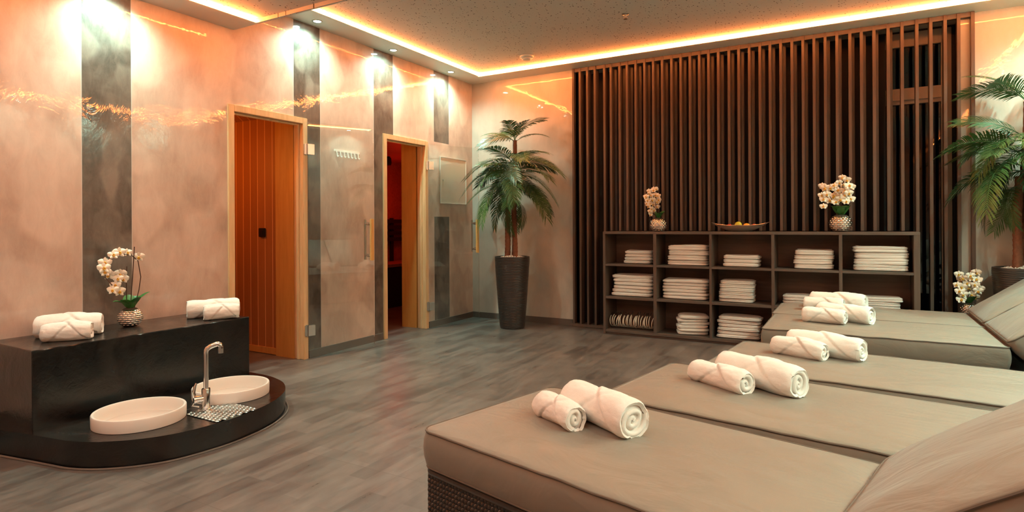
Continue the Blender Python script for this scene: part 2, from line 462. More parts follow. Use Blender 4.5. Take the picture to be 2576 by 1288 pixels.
for k in range(5): m.box(.02, 0.55, k*.0+.02, 2.2, .56, .60) if k == 0 else None
m.build('seat', M['sauna2'], t, False)
m = MB(); m.box(.50, .54, .02, 2.2, .0, .55); m.build('front_panel', M['dark'], t, False)
for z in (.93, 1.02, 1.11, 1.20):
    m = MB(); m.box(.05, .08, .02, 2.2, z-.028, z+.028); m.build('back_slat', M['dark'], t, False)
for z0 in (.6,):
    for y0 in (.3, 1.9):
        m = MB(); m.box(.02, .05, y0, y0+.06, z0, 1.25); m.build('back_support', M['dark'], t, False)
t = thing('sauna_lamp', 'small dark lamp bracket high on the wall inside the second sauna', 'lamp', (-5.6, 6.38, 1.98))
m = MB(); m.lathe([(.05, 0), (.06, .03), (.055, .1), (.03, .12)], 20); m.build('shade', M['dark'], t)
# black control on the plank wall
t = thing('control_switch', 'small black control box on the orange plank wall inside the first sauna', 'switch', (-4.585, 3.56, 1.085))
m = MB(); m.box(-.038, .038, -.022, 0, -.04, .04); m.build('housing', M['black'], t, True, .004)
m = MB(); m.box(-.02, .02, -.026, -.022, -.02, .02); m.build('button', M['black'], t, True, .001)

# ------------------------------------------------------------------ wall items
t = thing('wall_panel', 'cream square access panel on the wall behind the second glass door', 'panel', (XL, 5.77, 1.66))
m = MB(); m.box(0, .012, -.264, .264, -.27, .27); m.build('cover', M['panel'], t, True, .003)
m = MB()
for b in ((-.264, .264, .262, .27), (-.264, .264, -.27, -.262)): m.box(.012, .017, b[0], b[1], b[2], b[3])
for b in ((-.264, -.256), (.256, .264)): m.box(.012, .017, b[0], b[1], -.262, .262)
m.build('rim', M['whiteplastic'], t, True)
m = MB(); m.tube([(.012, -.21, .0), (.02, -.21, 0)], .008, 12); m.build('lock', M['steel'], t)
t = thing('hook_rail', 'pale rail of small clothes hooks on the wall between the sauna doors', 'hook rail', (XL, 4.065, 1.83))
m = MB(); m.box(0, .010, -.16, .16, -.010, .010); m.build('rail', M['whiteplastic'], t, True, .002)
for k in range(7):
    y = -.135 + k*.045
    m = MB(); m.tube([(.01, y, -.006), (.016, y, -.03), (.018, y, -.05), (.03, y, -.06), (.036, y, -.05)], .0035, 8)
    m.build('hook', M['whiteplastic'], t)
t = thing('smoke_detector', 'round white smoke detector on the perforated ceiling', 'smoke detector', (-2.93, 5.52, ZC))
m = MB(); m.lathe([(.072, 0), (.075, -.006), (.072, -.016), (.055, -.022)], 40); m.build('housing', M['whiteplastic'], t)
m = MB(); m.lathe([(.046, -.022), (.048, -.034), (.040, -.044), (.0, -.046)], 40, cap1=False); m.build('sensor', M['whiteplastic'], t)
t = thing('sprinkler', 'small brass coloured sprinkler head on the perforated ceiling', 'sprinkler', (-1.62, 4.83, ZC))
m = MB(); m.lathe([(.03, 0), (.03, -.005), (.012, -.010), (.009, -.035), (.0, -.036)], 24); m.build('body', M['steel'], t)
m = MB(); m.lathe([(.0, -.042), (.017, -.042), (.017, -.045), (0, -.045)], 24); m.tube([(.01, 0, -.01), (.015, 0, -.03), (.004, 0, -.043)], .002, 6); m.tube([(-.01, 0, -.01), (-.015, 0, -.03), (-.004, 0, -.043)], .002, 6)
m.build('deflector', M['steel'], t)

# window in the niche
d = bpy.data.objects.new('window_1', None); COL.objects.link(d); d['kind'] = 'structure'; d.location = (.24, NY-.04, 0)
m = MB()
m.box(.485, .56, 0, .06, 0, 2.86).box(.07, .485, 0, .06, 2.735, 2.86).box(.07, .485, .005, .06, 2.215, 2.36).box(.07, .485, 0, .06, 0, .1)
m.box(.09, .485, -.01, .005, 2.25, 2.28)
m.build('window_frame', M['winframe'], d, False, .003)
m = MB(); m.box(0, .07, 0, .06, 0, 2.86); m.build('window_jamb', M['dark'], d, False, .003)
m = MB(); m.box(.07, .485, .03, .036, .1, 2.215).box(.07, .485, .03, .036, 2.36, 2.735); m.build('glass_pane', M['winglass'], d, False)

# ------------------------------------------------------------------ slat screen
t = thing('slat_screen', 'tall dark brown vertical slat screen covering the back wall and window', 'room divider', (0, 6.13, 0))
xs = [-2.601, -2.513, -2.424, -2.313, -2.239, -2.141, -2.058, -1.963, -1.867, -1.774, -1.68, -1.584, -1.49, -1.397, -1.305, -1.215, -1.121, -1.021, -.93, -.833, -.738, -.648, -.555, -.459, -.366, -.274, -.183, -.089, .013, .102, .198, .304, .406, .512, .61, .709, .8, .893]
xs = [-2.682] + xs
for a_, b_ in ((-2.695, -2.229), (.520, .922)):
    m = MB(); m.box(a_, b_, .0, .10, .004, .034); m.build('bottom_rail', M['brownX'], t, False)
m = MB(); m.box(-2.66, .893, .012, .058, 2.845, 2.885); m.build('top_rail', M['brownX'], t, False)
for x in xs:
    sw = .024
    if x > .85: sw = .026
    x0 = x
    below = (x < -2.25) or (x > .5)
    dp = .055 if (x < -2.65 or x > .79) else .105
    z0 = .034 if below else 1.072
    m = MB(); m.box(0, sw, 0, dp, z0, 2.884)
    if -2.3 < x < .35:
        m = MB(); P_ = [(0, 0), (sw, 0), (sw+.001, dp*.88), (sw+.025, dp*.95), (sw+.025, dp*1.25), (0, dp*1.25)]
        m.rings([[(a_, b_, z_) for a_, b_ in P_] for z_ in (z0, 2.884)])
    o = m.build('slat', M['brown'], t, True, .002); o.location = (x0, 0, 0)

# ------------------------------------------------------------------ towel cabinet
CX0, CX1, CY0, CY1, CT = -2.226, .517, 5.87, 6.215, 1.067
t = thing('towel_shelf', 'low dark brown open shelf unit with fifteen compartments under the slat screen', 'shelf', (0, 0, 0))
def part(name, b, mat=M['brownX'], bev=.0015):
    m = MB(); m.box(*b); return m.build(name, mat, t, False, bev)
part('top_board', (CX0+.0, CX1-.0, CY0-.002, 6.24, 1.041, CT))
part('bottom_board', (CX0+.028, CX1-.028, CY0, CY1, .024, .052))
part('plinth', (CX0+.01, CX1-.01, CY0+.02, CY1, 0.001, .024))
part('side_panel', (CX0, CX0+.026, CY0, CY1, 0.001, 1.041), M['brown'])
part('side_panel', (CX1-.044, CX1, CY0, CY1, 0.001, 1.041), M['brown'])
cols = [-2.199, -1.695, -1.663, -1.153, -1.131, -.606, -.58, -.067, -.04, .473]
for k in range(4): part('divider', (cols[2*k+1], cols[2*k+2], CY0, CY1, .052, 1.041), M['brown'])
for k in range(5):
    for za, zb in ((.710, .732), (.370, .397)):
        part('shelf_board', (cols[2*k], cols[2*k+1], CY0+.002, CY1, za, zb))
part('back_panel', (CX0+.02, CX1-.02, CY1, CY1+.012, .01, 1.04), M['panelback'])

# folded towels
def folded(name, W, D, H, layers, seed, fold=0):
    rnd = random.Random(seed); n = 56; rings = []
    def outline(ins, z, amp):
        pts = []
        for j in range(n):
            a = 2*pi*j/n; c, s_ = cos(a), sin(a); e = .32
            x = abs(c)**e*(1 if c > 0 else -1)*(W/2-ins); y = abs(s_)**e*(1 if s_ > 0 else -1)*(D/2-ins)
            nz = mn.noise(Vector((x*9+seed*3.1, y*9, z*40+seed)))
            zz = z + 1.4*amp*mn.noise(Vector((x*6+seed*5.7, y*6+2, seed)))
            pts.append((x*(1+.035*nz), y*(1+.04*nz), zz))
        return pts
    K = layers*6
    for k in range(K+1):
        z = H*k/K; ph = (k/6.0) % 1.0
        g = abs(cos(pi*ph))**5; ge = max(0, 1-min(z, H-z)/.006)**1.5
        ins = .004 + .0055*g + .013*ge + rnd.uniform(0, .001) + (.006*rnd.random() if k % 6 == 3 else 0)
        rings.append(outline(ins, z, .004*min(1, z/H+.2)))
    for ins in (.02, .035, .055, .075): rings.append(outline(ins, H+.003*sin(ins*60), .006))
    m = MB(); m.rings(rings)
    me = m.build(name, M['towel2']); mesh = me.data
    bpy.data.objects.remove(me); return mesh
TW = [folded('folded_towel', .30, .23, .030, 1, s) for s in range(5)] + [folded('folded_towel', .30, .23, .044, 2, 10+s) for s in range(4)]
def stack(col, row, x0, x1, z, n, hh, names, thick, dy=0., yaw=0.):
    colname = ('leftmost', 'second', 'third', 'fourth', 'rightmost')[col]
    rowname = ('top', 'middle', 'bottom')[row]
    rnd = random.Random(col*7+row)
    for k in range(n):
        me = TW[5 + rnd.randrange(4)] if thick else TW[rnd.randrange(5)]
        base = .044 if thick else .030
        o = bpy.data.objects.new('folded_towel', me); COL.objects.link(o)
        wx = (x1-x0)
        o.scale = (wx/.30*rnd.uniform(.97, 1.0), rnd.uniform(.93, 1.03), hh/base)
        o.location = ((x0+x1)/2 + rnd.uniform(-.010, .010), 6.035+dy+rnd.uniform(-.008, .006), z + k*hh*1.005)
        o.rotation_euler = (0, 0, yaw + rnd.uniform(-.045, .045) + (pi if rnd.random() < .5 else 0))
        pos = 'topmost' if k == n-1 else 'lowest' if k == 0 else ('second from bottom', 'third from bottom', 'fourth from bottom', 'fifth from bottom', 'sixth from bottom', 'seventh from bottom', 'eighth')[k-1]
        tag(o, 'folded white towel, %s of its stack, %s column of the %s shelf row' % (pos, colname, rowname), 'towel', 'folded towels in the %s column of the %s row' % (colname, rowname))
s1, s2, s3 = .7335, .3985, .0535
stack(0, 0, -2.045, -1.735, s1, 4, .033, '', False, .03)
stack(1, 0, -1.575, -1.160, s1, 4, .049, '', True)
stack(2, 0, -1.055, -.712, s1, 3, .036, '', False, .0)
stack(3, 0, -.430, -.095, s1, 4, .042, '', True)
stack(4, 0, .028, .452, s1, 4, .052, '', True)
stack(0, 1, -2.165, -1.712, s2, 6, .036, '', False)
stack(1, 1, -1.635, -1.168, s2, 6, .032, '', False)
stack(2, 1, -1.085, -.755, s2, 6, .0335, '', True)
stack(3, 1, -.530, -.180, s2, 2, .045, '', True)
stack(4, 1, .080, .400, s2, 3, .036, '', True)
stack(1, 2, -1.500, -1.195, s3, 6, .031, '', False, .0, .38)
stack(2, 2, -1.110, -.700, s3, 6, .034, '', False)

# coat hangers lying in the bottom left compartment
def hanger_proto():
    t = thing('coat_hanger', 'x', 'hanger', (0, 0, 0), 0, 'pale coat hangers in the bottom left compartment')
    pts = []
    for k in range(15):
        a = pi*k/14; pts.append((0, .10-.105*sin(a)*1.0, .075 - .072*cos(a)))
    m = MB(); m.tube([(0, .22, .004)] + pts[:13], .0048, 7); m.build('body', M['hanger'], t)
    m = MB(); m.tube([(0, .05, .142), (-.004, .09, .155), (-.01, .14, .165), (-.02, .17, .160)], .0024, 6); m.build('hook', M['steel'], t)
    return t
hp = hanger_proto()
for k in range(24):
    o = hp if k == 0 else copy_tree(hp)
    o.location = (-2.165 + k*.0185, 5.935 + random.uniform(-.006, .006), s3+.007); o.rotation_euler = (0, radians(random.uniform(-9, 9)), radians(random.uniform(-5, 5)))
    o.scale = (1, 1, random.uniform(.86, 1.0))
    o['label'] = 'pale coat hanger lying in the packed row in the bottom left shelf compartment'

# ------------------------------------------------------------------ orchids
def flower_mesh():
    m = MB()
    def petal(ang, L, W, tilt, cup):
        vs = []; fs = []; nu, nv = 6, 4
        for i in range(nu+1):
            u = i/nu; wd = W*sin(pi*min(1, u*.93+.05))**.75
            for j in range(nv+1):
                q = j/nv*2-1
                x = u*L; y = q*wd/2; z = -cup*abs(q)**2*wd + tilt*u*L - .25*u*u*L*.4
                vs.append((x*cos(ang)-y*sin(ang), x*sin(ang)+y*cos(ang), z))
        for i in range(nu):
            for j in range(nv):
                a = i*(nv+1)+j; fs.append((a, a+1, a+nv+2, a+nv+1))
        m.add(vs, fs, 0)
    for k, (a, L, W) in enumerate(((90, .030, .020), (20, .034, .036), (160, .034, .036), (-50, .029, .019), (-130, .029, .019))):
        petal(radians(a), L, W, .18, .25)
    m.lathe([(.0, .001), (.004, .004), (.006, .009), (.003, .013), (.0, .014)], 10, mi=1, cap0=False, cap1=False)
    for s in (-1, 1): m.lathe([(.0, 0), (.0035, .003), (.003, .007), (0, .009)], 8, mi=1, mat=Matrix.Translation((s*.006, -.005, .002)), cap0=False, cap1=False)
    m.lathe([(.0, 0), (.005, .003), (.004, .009), (0, .011)], 8, mi=1, mat=Matrix.Translation((0, -.010, .002)), cap0=False, cap1=False)
    o = m.build('flower', [M['petal'], M['lip']], smooth=True, angle=80); me = o.data; bpy.data.objects.remove(o); return me
FL = flower_mesh()
def leaf(L, W, bend, name='leaf'):
    vs = []; fs = []; nu, nv = 10, 4
    for i in range(nu+1):
        u = i/nu; wd = W*(sin(pi*min(1, u*.9+.08)))**.6*(1 if u < .97 else .4)
        for j in range(nv+1):
            q = j/nv*2-1
            vs.append((u*L*(.62+.3*bend*u), q*wd/2, L*(.95*u - bend*.85*u*u) + abs(q)*wd*.16))
    for i in range(nu):
        for j in range(nv):
            a = i*(nv+1)+j; fs.append((a, a+1, a+nv+2, a+nv+1))
    m = MB(); m.add(vs, fs); return m
def pot_mesh(R, H, style):
    m = MB(); n = 104; rings = []; K = 56
    for k in range(K+1):
        u = k/K; z = H*u; r0 = R*sqrt(max(.05, 1-((u-.52)/.60)**2))
        ring = []
        for j in range(n):
            th = 2*pi*j/n
            ro = 8*u; cell = floor(ro); fu = ro-cell; ph = (th*13/(2*pi) + .5*(cell % 2)) % 1
            b = sqrt(max(0, 1-((fu-.5)*2)**2))*sqrt(max(0, 1-((ph-.5)*2)**2))
            r = r0*(1 + .085*b)
            ring.append((r*cos(th), r*sin(th), z))
        rings.append(ring)
    top = rings[-1]; rr = [[(x*.9, y*.9, z) for x, y, z in top], [(x*.88, y*.88, z-.01) for x, y, z in top]]
    m.rings(rings + rr, True, True, True)
    return m
def orchid(label, loc, R, H, flowers, leaves, stems, face, fs=1.0, group=None):
    t = thing('potted_orchid', label, 'potted plant', loc, 0, group)
    pot_mesh(R, H, 0).build('pot', M['potchrome'], t, True, angle=60)
    m = MB(); m.lathe([(R*.78, H-.008), (R*.5, H+.006), (0, H+.010)], 20, cap1=False); m.build('moss', M['moss'], t)
    for (az, L, W, b, ro) in leaves:
        o = leaf(L, W, b).build('leaf', M['leaf'], t, True, angle=80); o.location = (0, 0, H-.004); o.rotation_euler = (ro, 0, radians(az))
    for s in stems:
        m = MB(); m.tube(s, .0028, 7); m.build('stem', M['stem'], t)
    for k, (x, y, z) in enumerate(flowers):
        rnd = random.Random(k*3+len(flowers))
        d = Vector(face) + Vector((rnd.uniform(-.5, .5), rnd.uniform(-.5, .5), rnd.uniform(-.45, .35)))
        q = d.normalized().to_track_quat('Z', 'Y').to_euler()
        s = fs*rnd.uniform(.9, 1.15)
        o = link('flower', FL, t, (x, y, z), q, (s, s, s))
    return t
# ledge orchid (arch runs along the wall towards the viewer's left)
ox, oy, oz = -3.87, 2.04, .531
fl = [(0.0, -.142, .40), (.01, -.10, .445), (.0, -.06, .458), (.0, -.015, .455), (.015, .045, .425), (.015, -.148, .345), (-.01, -.118, .325),
      (.02, -.158, .37), (.02, -.08, .30), (.0, -.055, .325), (.02, -.095, .262), (.01, -.045, .295), (.03, -.115, .235), (.02, -.072, .222)]
st = [[(0, .0, .09), (.003, .012, .28), (.004, .025, .49)], [(0, -.02, .09), (0, -.022, .30), (0, -.018, .37)],
      [(0, .02, .09), (.006, .05, .22), (.008, .06, .30), (.006, .045, .40), (.004, .01, .435), (0, -.05, .45), (0, -.11, .44), (0, -.15, .38), (.01, -.145, .31), (.015, -.10, .25)]]
orchid('white orchid with a high arching spray in a chrome pot on the black ledge', (ox, oy, oz), .066, .105, fl,
       [(-95, .12, .065, .55, 0), (-60, .10, .07, .3, 0), (80, .155, .05, .35, 0), (20, .10, .075, .2, 0), (120, .11, .065, .3, 0), (-20, .10, .06, .5, 0), (160, .10, .07, .1, 0)], st, (1, -.55, .1), 1.0)
def bunch(n, cx, cz, rx, rz, seed, tilt=0, ry=.05):
    rnd = random.Random(seed); out = []
    for k in range(n):
        a = 2*pi*k*.618; r = sqrt((k+.5)/n)
        out.append((cx + rx*r*cos(a) + rnd.uniform(-.01, .01), rnd.uniform(-ry, ry)*.7 - .02*(1-r), cz + rz*r*sin(a) + tilt*rx*r*cos(a)))
    return out
# slim orchid, left on the shelf
orchid('slim orchid in a small silver pot at the left end of the shelf top', (-1.678, 6.0, CT+.001), .083, .128,
       bunch(22, -.060, .315, .072, .150, 3, .4, .06), [(200, .12, .06, .5, 0), (150, .11, .05, .2, .3), (20, .10, .055, .2, 0), (-60, .12, .055, .5, 0), (60, .12, .06, .3, 0)],
       [[(0, 0, .1), (.01, 0, .25), (.012, 0, .38), (-.01, 0, .47)], [(-.01, 0, .1), (-.02, 0, .25), (-.06, 0, .42)]], (-.25, -1, .1), .95, 'silver potted orchids on the shelf unit')
orchid('full round white orchid in a silver pot at the right end of the shelf', (-.052, 6.0, CT+.001), .088, .140,
       bunch(9, -.115, .325, .055, .115, 4, .4) + bunch(17, .015, .360, .088, .125, 5, .1), [(170, .12, .10, .2, 0), (10, .12, .10, .2, 0), (-60, .13, .10, .35, 0), (-115, .125, .10, .3, 0), (60, .12, .09, .2, 0), (110, .12, .09, .2, 0)],
       [[(0, 0, .1), (.0, 0, .25), (.02, 0, .44)], [(-.01, 0, .1), (-.05, 0, .25), (-.12, 0, .38)]], (.1, -1, .1), 1.1, 'silver potted orchids on the shelf unit')
# side table and orchid behind the far lounger
t = thing('side_table', 'small dark round side table hidden between the far lounger and the slat screen', 'side table', (.85, 6.0, 0))
m = MB(); m.lathe([(.10, .36), (.105, .365), (.105, .38), (.10, .385)], 40); m.build('table_top', M['brownX'], t)
m = MB(); m.lathe([(.085, 0), (.085, .012), (.015, .02), (.015, .36)], 28); m.build('pedestal', M['brown'], t)
orchid('cream white orchid standing low behind the backrest of the farthest lounger', (.85, 6.0, .386), .062, .10,
       bunch(13, .028, .255, .065, .115, 9, .1) + bunch(8, -.055, .235, .03, .115, 10, 0), [(200, .12, .05, .5, 0), (-70, .12, .06, .4, 0), (10, .10, .055, .5, 0), (130, .1, .05, .3, 0)],
       [[(0, 0, .08), (.0, 0, .2), (.05, 0, .36)], [(-.01, 0, .08), (-.03, 0, .2), (-.05, 0, .34)]], (-.2, -1, .1), 1.05)

# fruit bowl
bx, by, bz = -.893, 5.985, CT+.001
t = thing('fruit_bowl', 'boat shaped silver bowl with pointed ends on the middle of the shelf top', 'bowl', (bx, by, bz))
m = MB(); rings = []; n = 40
prof = [(.0, .0), (.28, .0), (.5, .010), (.72, .030), (.88, .052), (1.0, .066), (.97, .070), (.84, .058), (.68, .038), (.46, .019), (.2, .010), (0., .009)]
for r, z in prof:
    ring = []
    for j in range(n):
        a = 2*pi*j/n; c = cos(a); s_ = sin(a)
        lx = .262*r*c; ly = .085*r*s_*(1-.35*abs(c)**3)
        ring.append((lx, ly, z*.86 + .030*(abs(c)**3)*r*r + (.0015*sin(11*a) if r > .8 else 0)))
    rings.append(ring)
m.rings(rings); m.build('bowl_body', M['bowl'], t)
def fruit(name, label, cat, x, y, z, r, mat, sq=1., gr=None):
    t = thing(name, label, cat, (bx+x, by+y, bz+z), 0, gr)
    m = MB(); m.lathe([(r*sin(pi*k/14)*(1-.06*cos(pi*k/14)), r*sq*(1-cos(pi*k/14))) for k in range(15)], 24, cap0=False, cap1=False)
    m.build('flesh', mat, t)
    m = MB(); m.tube([(0, 0, 2*r*sq-.003), (.002, 0, 2*r*sq+.006)], .0015, 6); m.build('stalk', M['stem'], t)
fruit('apple', 'yellow green apple in the middle of the silver bowl', 'fruit', -.012, -.005, .030, .032, M['lime'])
fruit('orange', 'orange lying right of the apple in the silver bowl', 'fruit', .062, .0, .030, .030, M['orange'], .8)
fruit('plum', 'red plum left of the apple in the silver bowl', 'fruit', -.092, .0, .034, .022, M['red'], .85)
fruit('plum', 'dark red plum at the right end of the silver bowl', 'fruit', .128, .0, .042, .018, M['red'], .85)

# ------------------------------------------------------------------ palms
def frond_mesh(L, droop, nl, ll, seed, name='frond'):
    rnd = random.Random(seed); m = MB(); pts = []
    N = 14
    def P(u): return Vector((L*u*(1-.10*droop*u), 0, L*(.42*u - droop*.85*u*u)))
    for i in range(N+1): pts.append(P(i/N))
    m.tube(pts, [.0045*(1-.75*i/N) for i in range(N+1)], 5)
    vs = []; fs = []
    for side in (-1, 1):
        for k in range(nl):
            u = .16 + .84*(k+.5*(side > 0)*.6)/nl; u = min(u, .995)
            p = P(u); tdir = (P(min(1, u+.02))-P(u-.02)).normalized()
            out = Vector((0, side, 0)); nrm = tdir.cross(out)*(1 if side > 0 else -1)
            if nrm.z < 0: nrm = -nrm
            ln = ll*(.35 + .75*sin(pi*min(1, .12+u*.80)))*rnd.uniform(.88, 1.08)
            ang = radians(62 - 32*u + rnd.uniform(-5, 5))
            d = (tdir*cos(ang) + out*sin(ang) + nrm*.12).normalized()
            wdir = d.cross(nrm).normalized(); wv = .0046
            q0 = p; q1 = p + d*ln*.45; q2 = p + d*ln*.8 + Vector((0, 0, -.10*ln)); q3 = p + d*ln + Vector((0, 0, -.24*ln))
            b = len(vs)
            for q, ww in ((q0, .45), (q1, 1.0), (q2, .75)):
                vs += [q - wdir*wv*ww, q + wdir*wv*ww]
            vs.append(q3)
            fs += [(b, b+1, b+3, b+2), (b+2, b+3, b+5, b+4), (b+4, b+5, b+6)]
    m.add(vs, fs)
    o = m.build(name, M['frond'], smooth=False); me = o.data; bpy.data.objects.remove(o); return me
FR = [frond_mesh(.50, .55, 38, .155, 1), frond_mesh(.54, .95, 40, .165, 2), frond_mesh(.46, 1.35, 36, .150, 3), frond_mesh(.56, 1.15, 42, .165, 4)]
def palm(label, loc, rz, seed, group):
    rnd = random.Random(seed)
    t = thing('potted_palm', label, 'potted plant', loc, 0, group)
    H = .79; m = MB(); n = 80; K = 150; rings = []
    for k in range(K+1):
        z = H*k/K; ring = []
        r0 = .135 + .060*(z/H)**.85
        for j in range(n):
            th = 2*pi*j/n
            wv = 1.1*mn.noise(Vector((cos(th)*1.6, sin(th)*1.6, z*3))) + .5*mn.noise(Vector((cos(th)*4, sin(th)*4, z*8)))
            s_ = sin(2*pi*(z/.034) + 3.2*wv)
            amp = .0048*min(1, z/.02)*min(1, (H-z)/.03)
            r = r0 + amp*(1-abs(s_))**.7*1.2 - .002
            ring.append((r*cos(th), r*sin(th), z))
        rings.append(ring)
    for q, z in ((.975, H+.002), (.93, H+.002), (.91, H-.004), (.90, H-.03)): rings.append([(x*q, y*q, z) for x, y, _ in rings[K]])
    m.rings(rings, True, True, True); m.build('planter', M['planter'], t, True, angle=70)
    m = MB()
    for k in range(420):
        r = .165*sqrt(rnd.random()); a = rnd.uniform(0, 2*pi); s_ = rnd.uniform(.006, .011)
        mt = Matrix.Translation((r*cos(a), r*sin(a), H-.022 + .032*(1-(r/.165)**2))) @ Euler((rnd.random()*3, rnd.random()*3, 0)).to_matrix().to_4x4() @ Matrix.Diagonal((s_, s_*.8, s_*.65, 1))
        ph = (1+sqrt(5))/2
        iv = [(0, 0, 1), (.9, 0, .4), (.28, .85, .4), (-.72, .53, .4), (-.72, -.53, .4), (.28, -.85, .4), (.72, .53, -.4), (-.28, .85, -.4), (-.9, 0, -.4), (-.28, -.85, -.4), (.72, -.53, -.4), (0, 0, -1)]
        iff = [(0, 1, 2), (0, 2, 3), (0, 3, 4), (0, 4, 5), (0, 5, 1), (1, 6, 2), (2, 7, 3), (3, 8, 4), (4, 9, 5), (5, 10, 1), (6, 7, 2), (7, 8, 3), (8, 9, 4), (9, 10, 5), (10, 6, 1), (11, 7, 6), (11, 8, 7), (11, 9, 8), (11, 10, 9), (11, 6, 10)]
        m.add(iv, iff, 0, mt)
    m.lathe([(.17, H-.03), (.10, H-.012), (0, H+.004)], 24, cap1=False)
    tag(m.build('pebbles', M['pebble'], t, True, angle=50), kind='stuff')
    trunks = [((-.045, -.03), (-.03, -.02), 1.50, .030), ((.050, -.02), (.022, .0), 1.56, .027), ((.0, .05), (.03, .02), 2.08, .026)]
    for (ax, ay), (bx_, by_), h, r in trunks:
        pts = []; rs = []; K2 = 70
        for k in range(K2+1):
            u = k/K2
            pts.append((ax+(bx_-ax)*u + .004*sin(u*9), ay+(by_-ay)*u, H-.02+(h-H+.02)*u))
            rs.append(r*(1-.18*u)*(1+.13*((k*1.0/4) % 1)) + rnd.uniform(0, .0012))
        m = MB(); m.tube(pts, rs, 14); m.build('trunk', M['trunk'], t, True, angle=60)
    # crowns: (height, trunk xy, count, length choices, tilt range)
    tiers = [(2.07, (.03, .02), 8, (0, 0, 1), (.10, .70), .92), (1.80, (.02, .01), 11, (1, 0, 3), (-.10, .40), 1.0), (1.68, (.0, .0), 12, (3, 1, 0), (-.18, .38), 1.08),
             (1.56, (.0, .0), 9, (1, 3), (-.35, .12), 1.05), (1.43, (.0, -.0), 5, (2, 1), (-.85, -.45), .80)]
    for ti, (z, (cx, cy), n_, ch, (t0, t1), sc) in enumerate(tiers):
        for k in range(n_):
            a = rz + 2*pi*(k + .37*ti)/n_ + rnd.uniform(-.22, .22)
            me = FR[ch[k % len(ch)]]
            s_ = sc*rnd.uniform(.80, 1.10)
            tl = rnd.uniform(t0, t1); rx = rnd.uniform(-.65, .65); z_ = z + rnd.uniform(-.03, .03)
            vv = [v.co for v in me.vertices][::3]
            for it in range(30):
                mt = Euler((rx, -tl, a), 'XYZ').to_matrix()
                pw = [mt @ (c*s_) for c in vv]
                if max(p.y for p in pw)+loc[1]+cy < 6.115 and min(p.x for p in pw)+loc[0]+cx > XL+.02 and max(p.x for p in pw)+loc[0]+cx < XR-.03: break
                s_ *= .965
                tl += .05 if ti == 0 else -.05
                a += -.09 if sin(a) > 0 and cos(a) > 0 else (.09 if sin(a) > 0 else 0)
            o = link('frond', me, t, (cx, cy, z_), (0, 0, 0), (s_, s_, s_))
            o.rotation_euler = Euler((rx, -tl, a), 'XYZ')
    return t
palm('artificial palm in a dark ribbed tapered pot in the left corner beside the slat screen', (-3.245, 5.745, 0), .2, 5, 'artificial palms in ribbed pots')
palm('artificial palm at the right edge of the photo behind the far lounger backrests', (1.185, 5.955, 0), 1.0, 21, 'artificial palms in ribbed pots')

# ------------------------------------------------------------------ black stone foot bath
m = MB()
def roundrect_pts(x0, x1, y0, y1): return [(x0, y0), (x1, y0), (x1, y1), (x0, y1)]
LX, LY0, LY1, LZ = -3.54, 1.40, 2.637, .530
t = thing('foot_bath', 'black stone foot bath with a raised wall ledge and a curved low platform', 'foot bath', (-3.5, 2.0, 0))
ox_, oy_ = 3.5, -2.0
# ledge with slightly chipped edges
def chipped_box(x0, x1, y0, y1, z0, z1, ny, nx, nz, amp, seed):
    bm = bmesh.new()
    bmesh.ops.create_cube(bm, size=1)
    for v in bm.verts: v.co = Vector(((x0+x1)/2 + v.co.x*(x1-x0), (y0+y1)/2 + v.co.y*(y1-y0), (z0+z1)/2 + v.co.z*(z1-z0)))
    ed = {'x': [], 'y': [], 'z': []}
    for e in bm.edges:
        d = e.verts[0].co - e.verts[1].co
        ed['x' if abs(d.x) > 1e-6 else 'y' if abs(d.y) > 1e-6 else 'z'].append(e)
    bmesh.ops.bevel(bm, geom=bm.edges[:], offset=.004, segments=1, affect='EDGES')
    for ax, n_ in ((0, nx), (1, ny), (2, nz)):
        lo = (x0, y0, z0)[ax]; hi = (x1, y1, z1)[ax]
        for k in range(1, n_):
            co = [0, 0, 0]; no = [0, 0, 0]; co[ax] = lo + (hi-lo)*k/n_; no[ax] = 1
            bmesh.ops.bisect_plane(bm, geom=bm.verts[:]+bm.edges[:]+bm.faces[:], plane_co=co, plane_no=no)
    for v in bm.verts:
        q = Vector(v.co)
        nn = mn.noise(q*22 + Vector((seed, 0, 0)))
        near = min(abs(v.co.z-z1), 1)
        edge = (abs(v.co.x-x1) < .006) + (abs(v.co.z-z1) < .006) + (abs(v.co.y-y0) < .006) + (abs(v.co.y-y1) < .006)
        if edge >= 2:
            v.co.x -= amp*max(0, nn)*1.2 + amp*.3; v.co.z -= amp*max(0, mn.noise(q*31+Vector((3, seed, 1))))*(1 if abs(v.co.z-z1) < .006 else 0)
    vs = [tuple(v.co) for v in bm.verts]; bm.verts.index_update(); fs = [tuple(v.index for v in f.verts) for f in bm.faces]; bm.free()
    return vs, fs
m = MB(); vs, fs = chipped_box(XL+.002+ox_, LX+ox_, LY0+oy_, LY1+oy_, .002, LZ, 90, 6, 6, .005, 1); m.add(vs, fs)
m.build('ledge', M['stone'], t, True, angle=30)
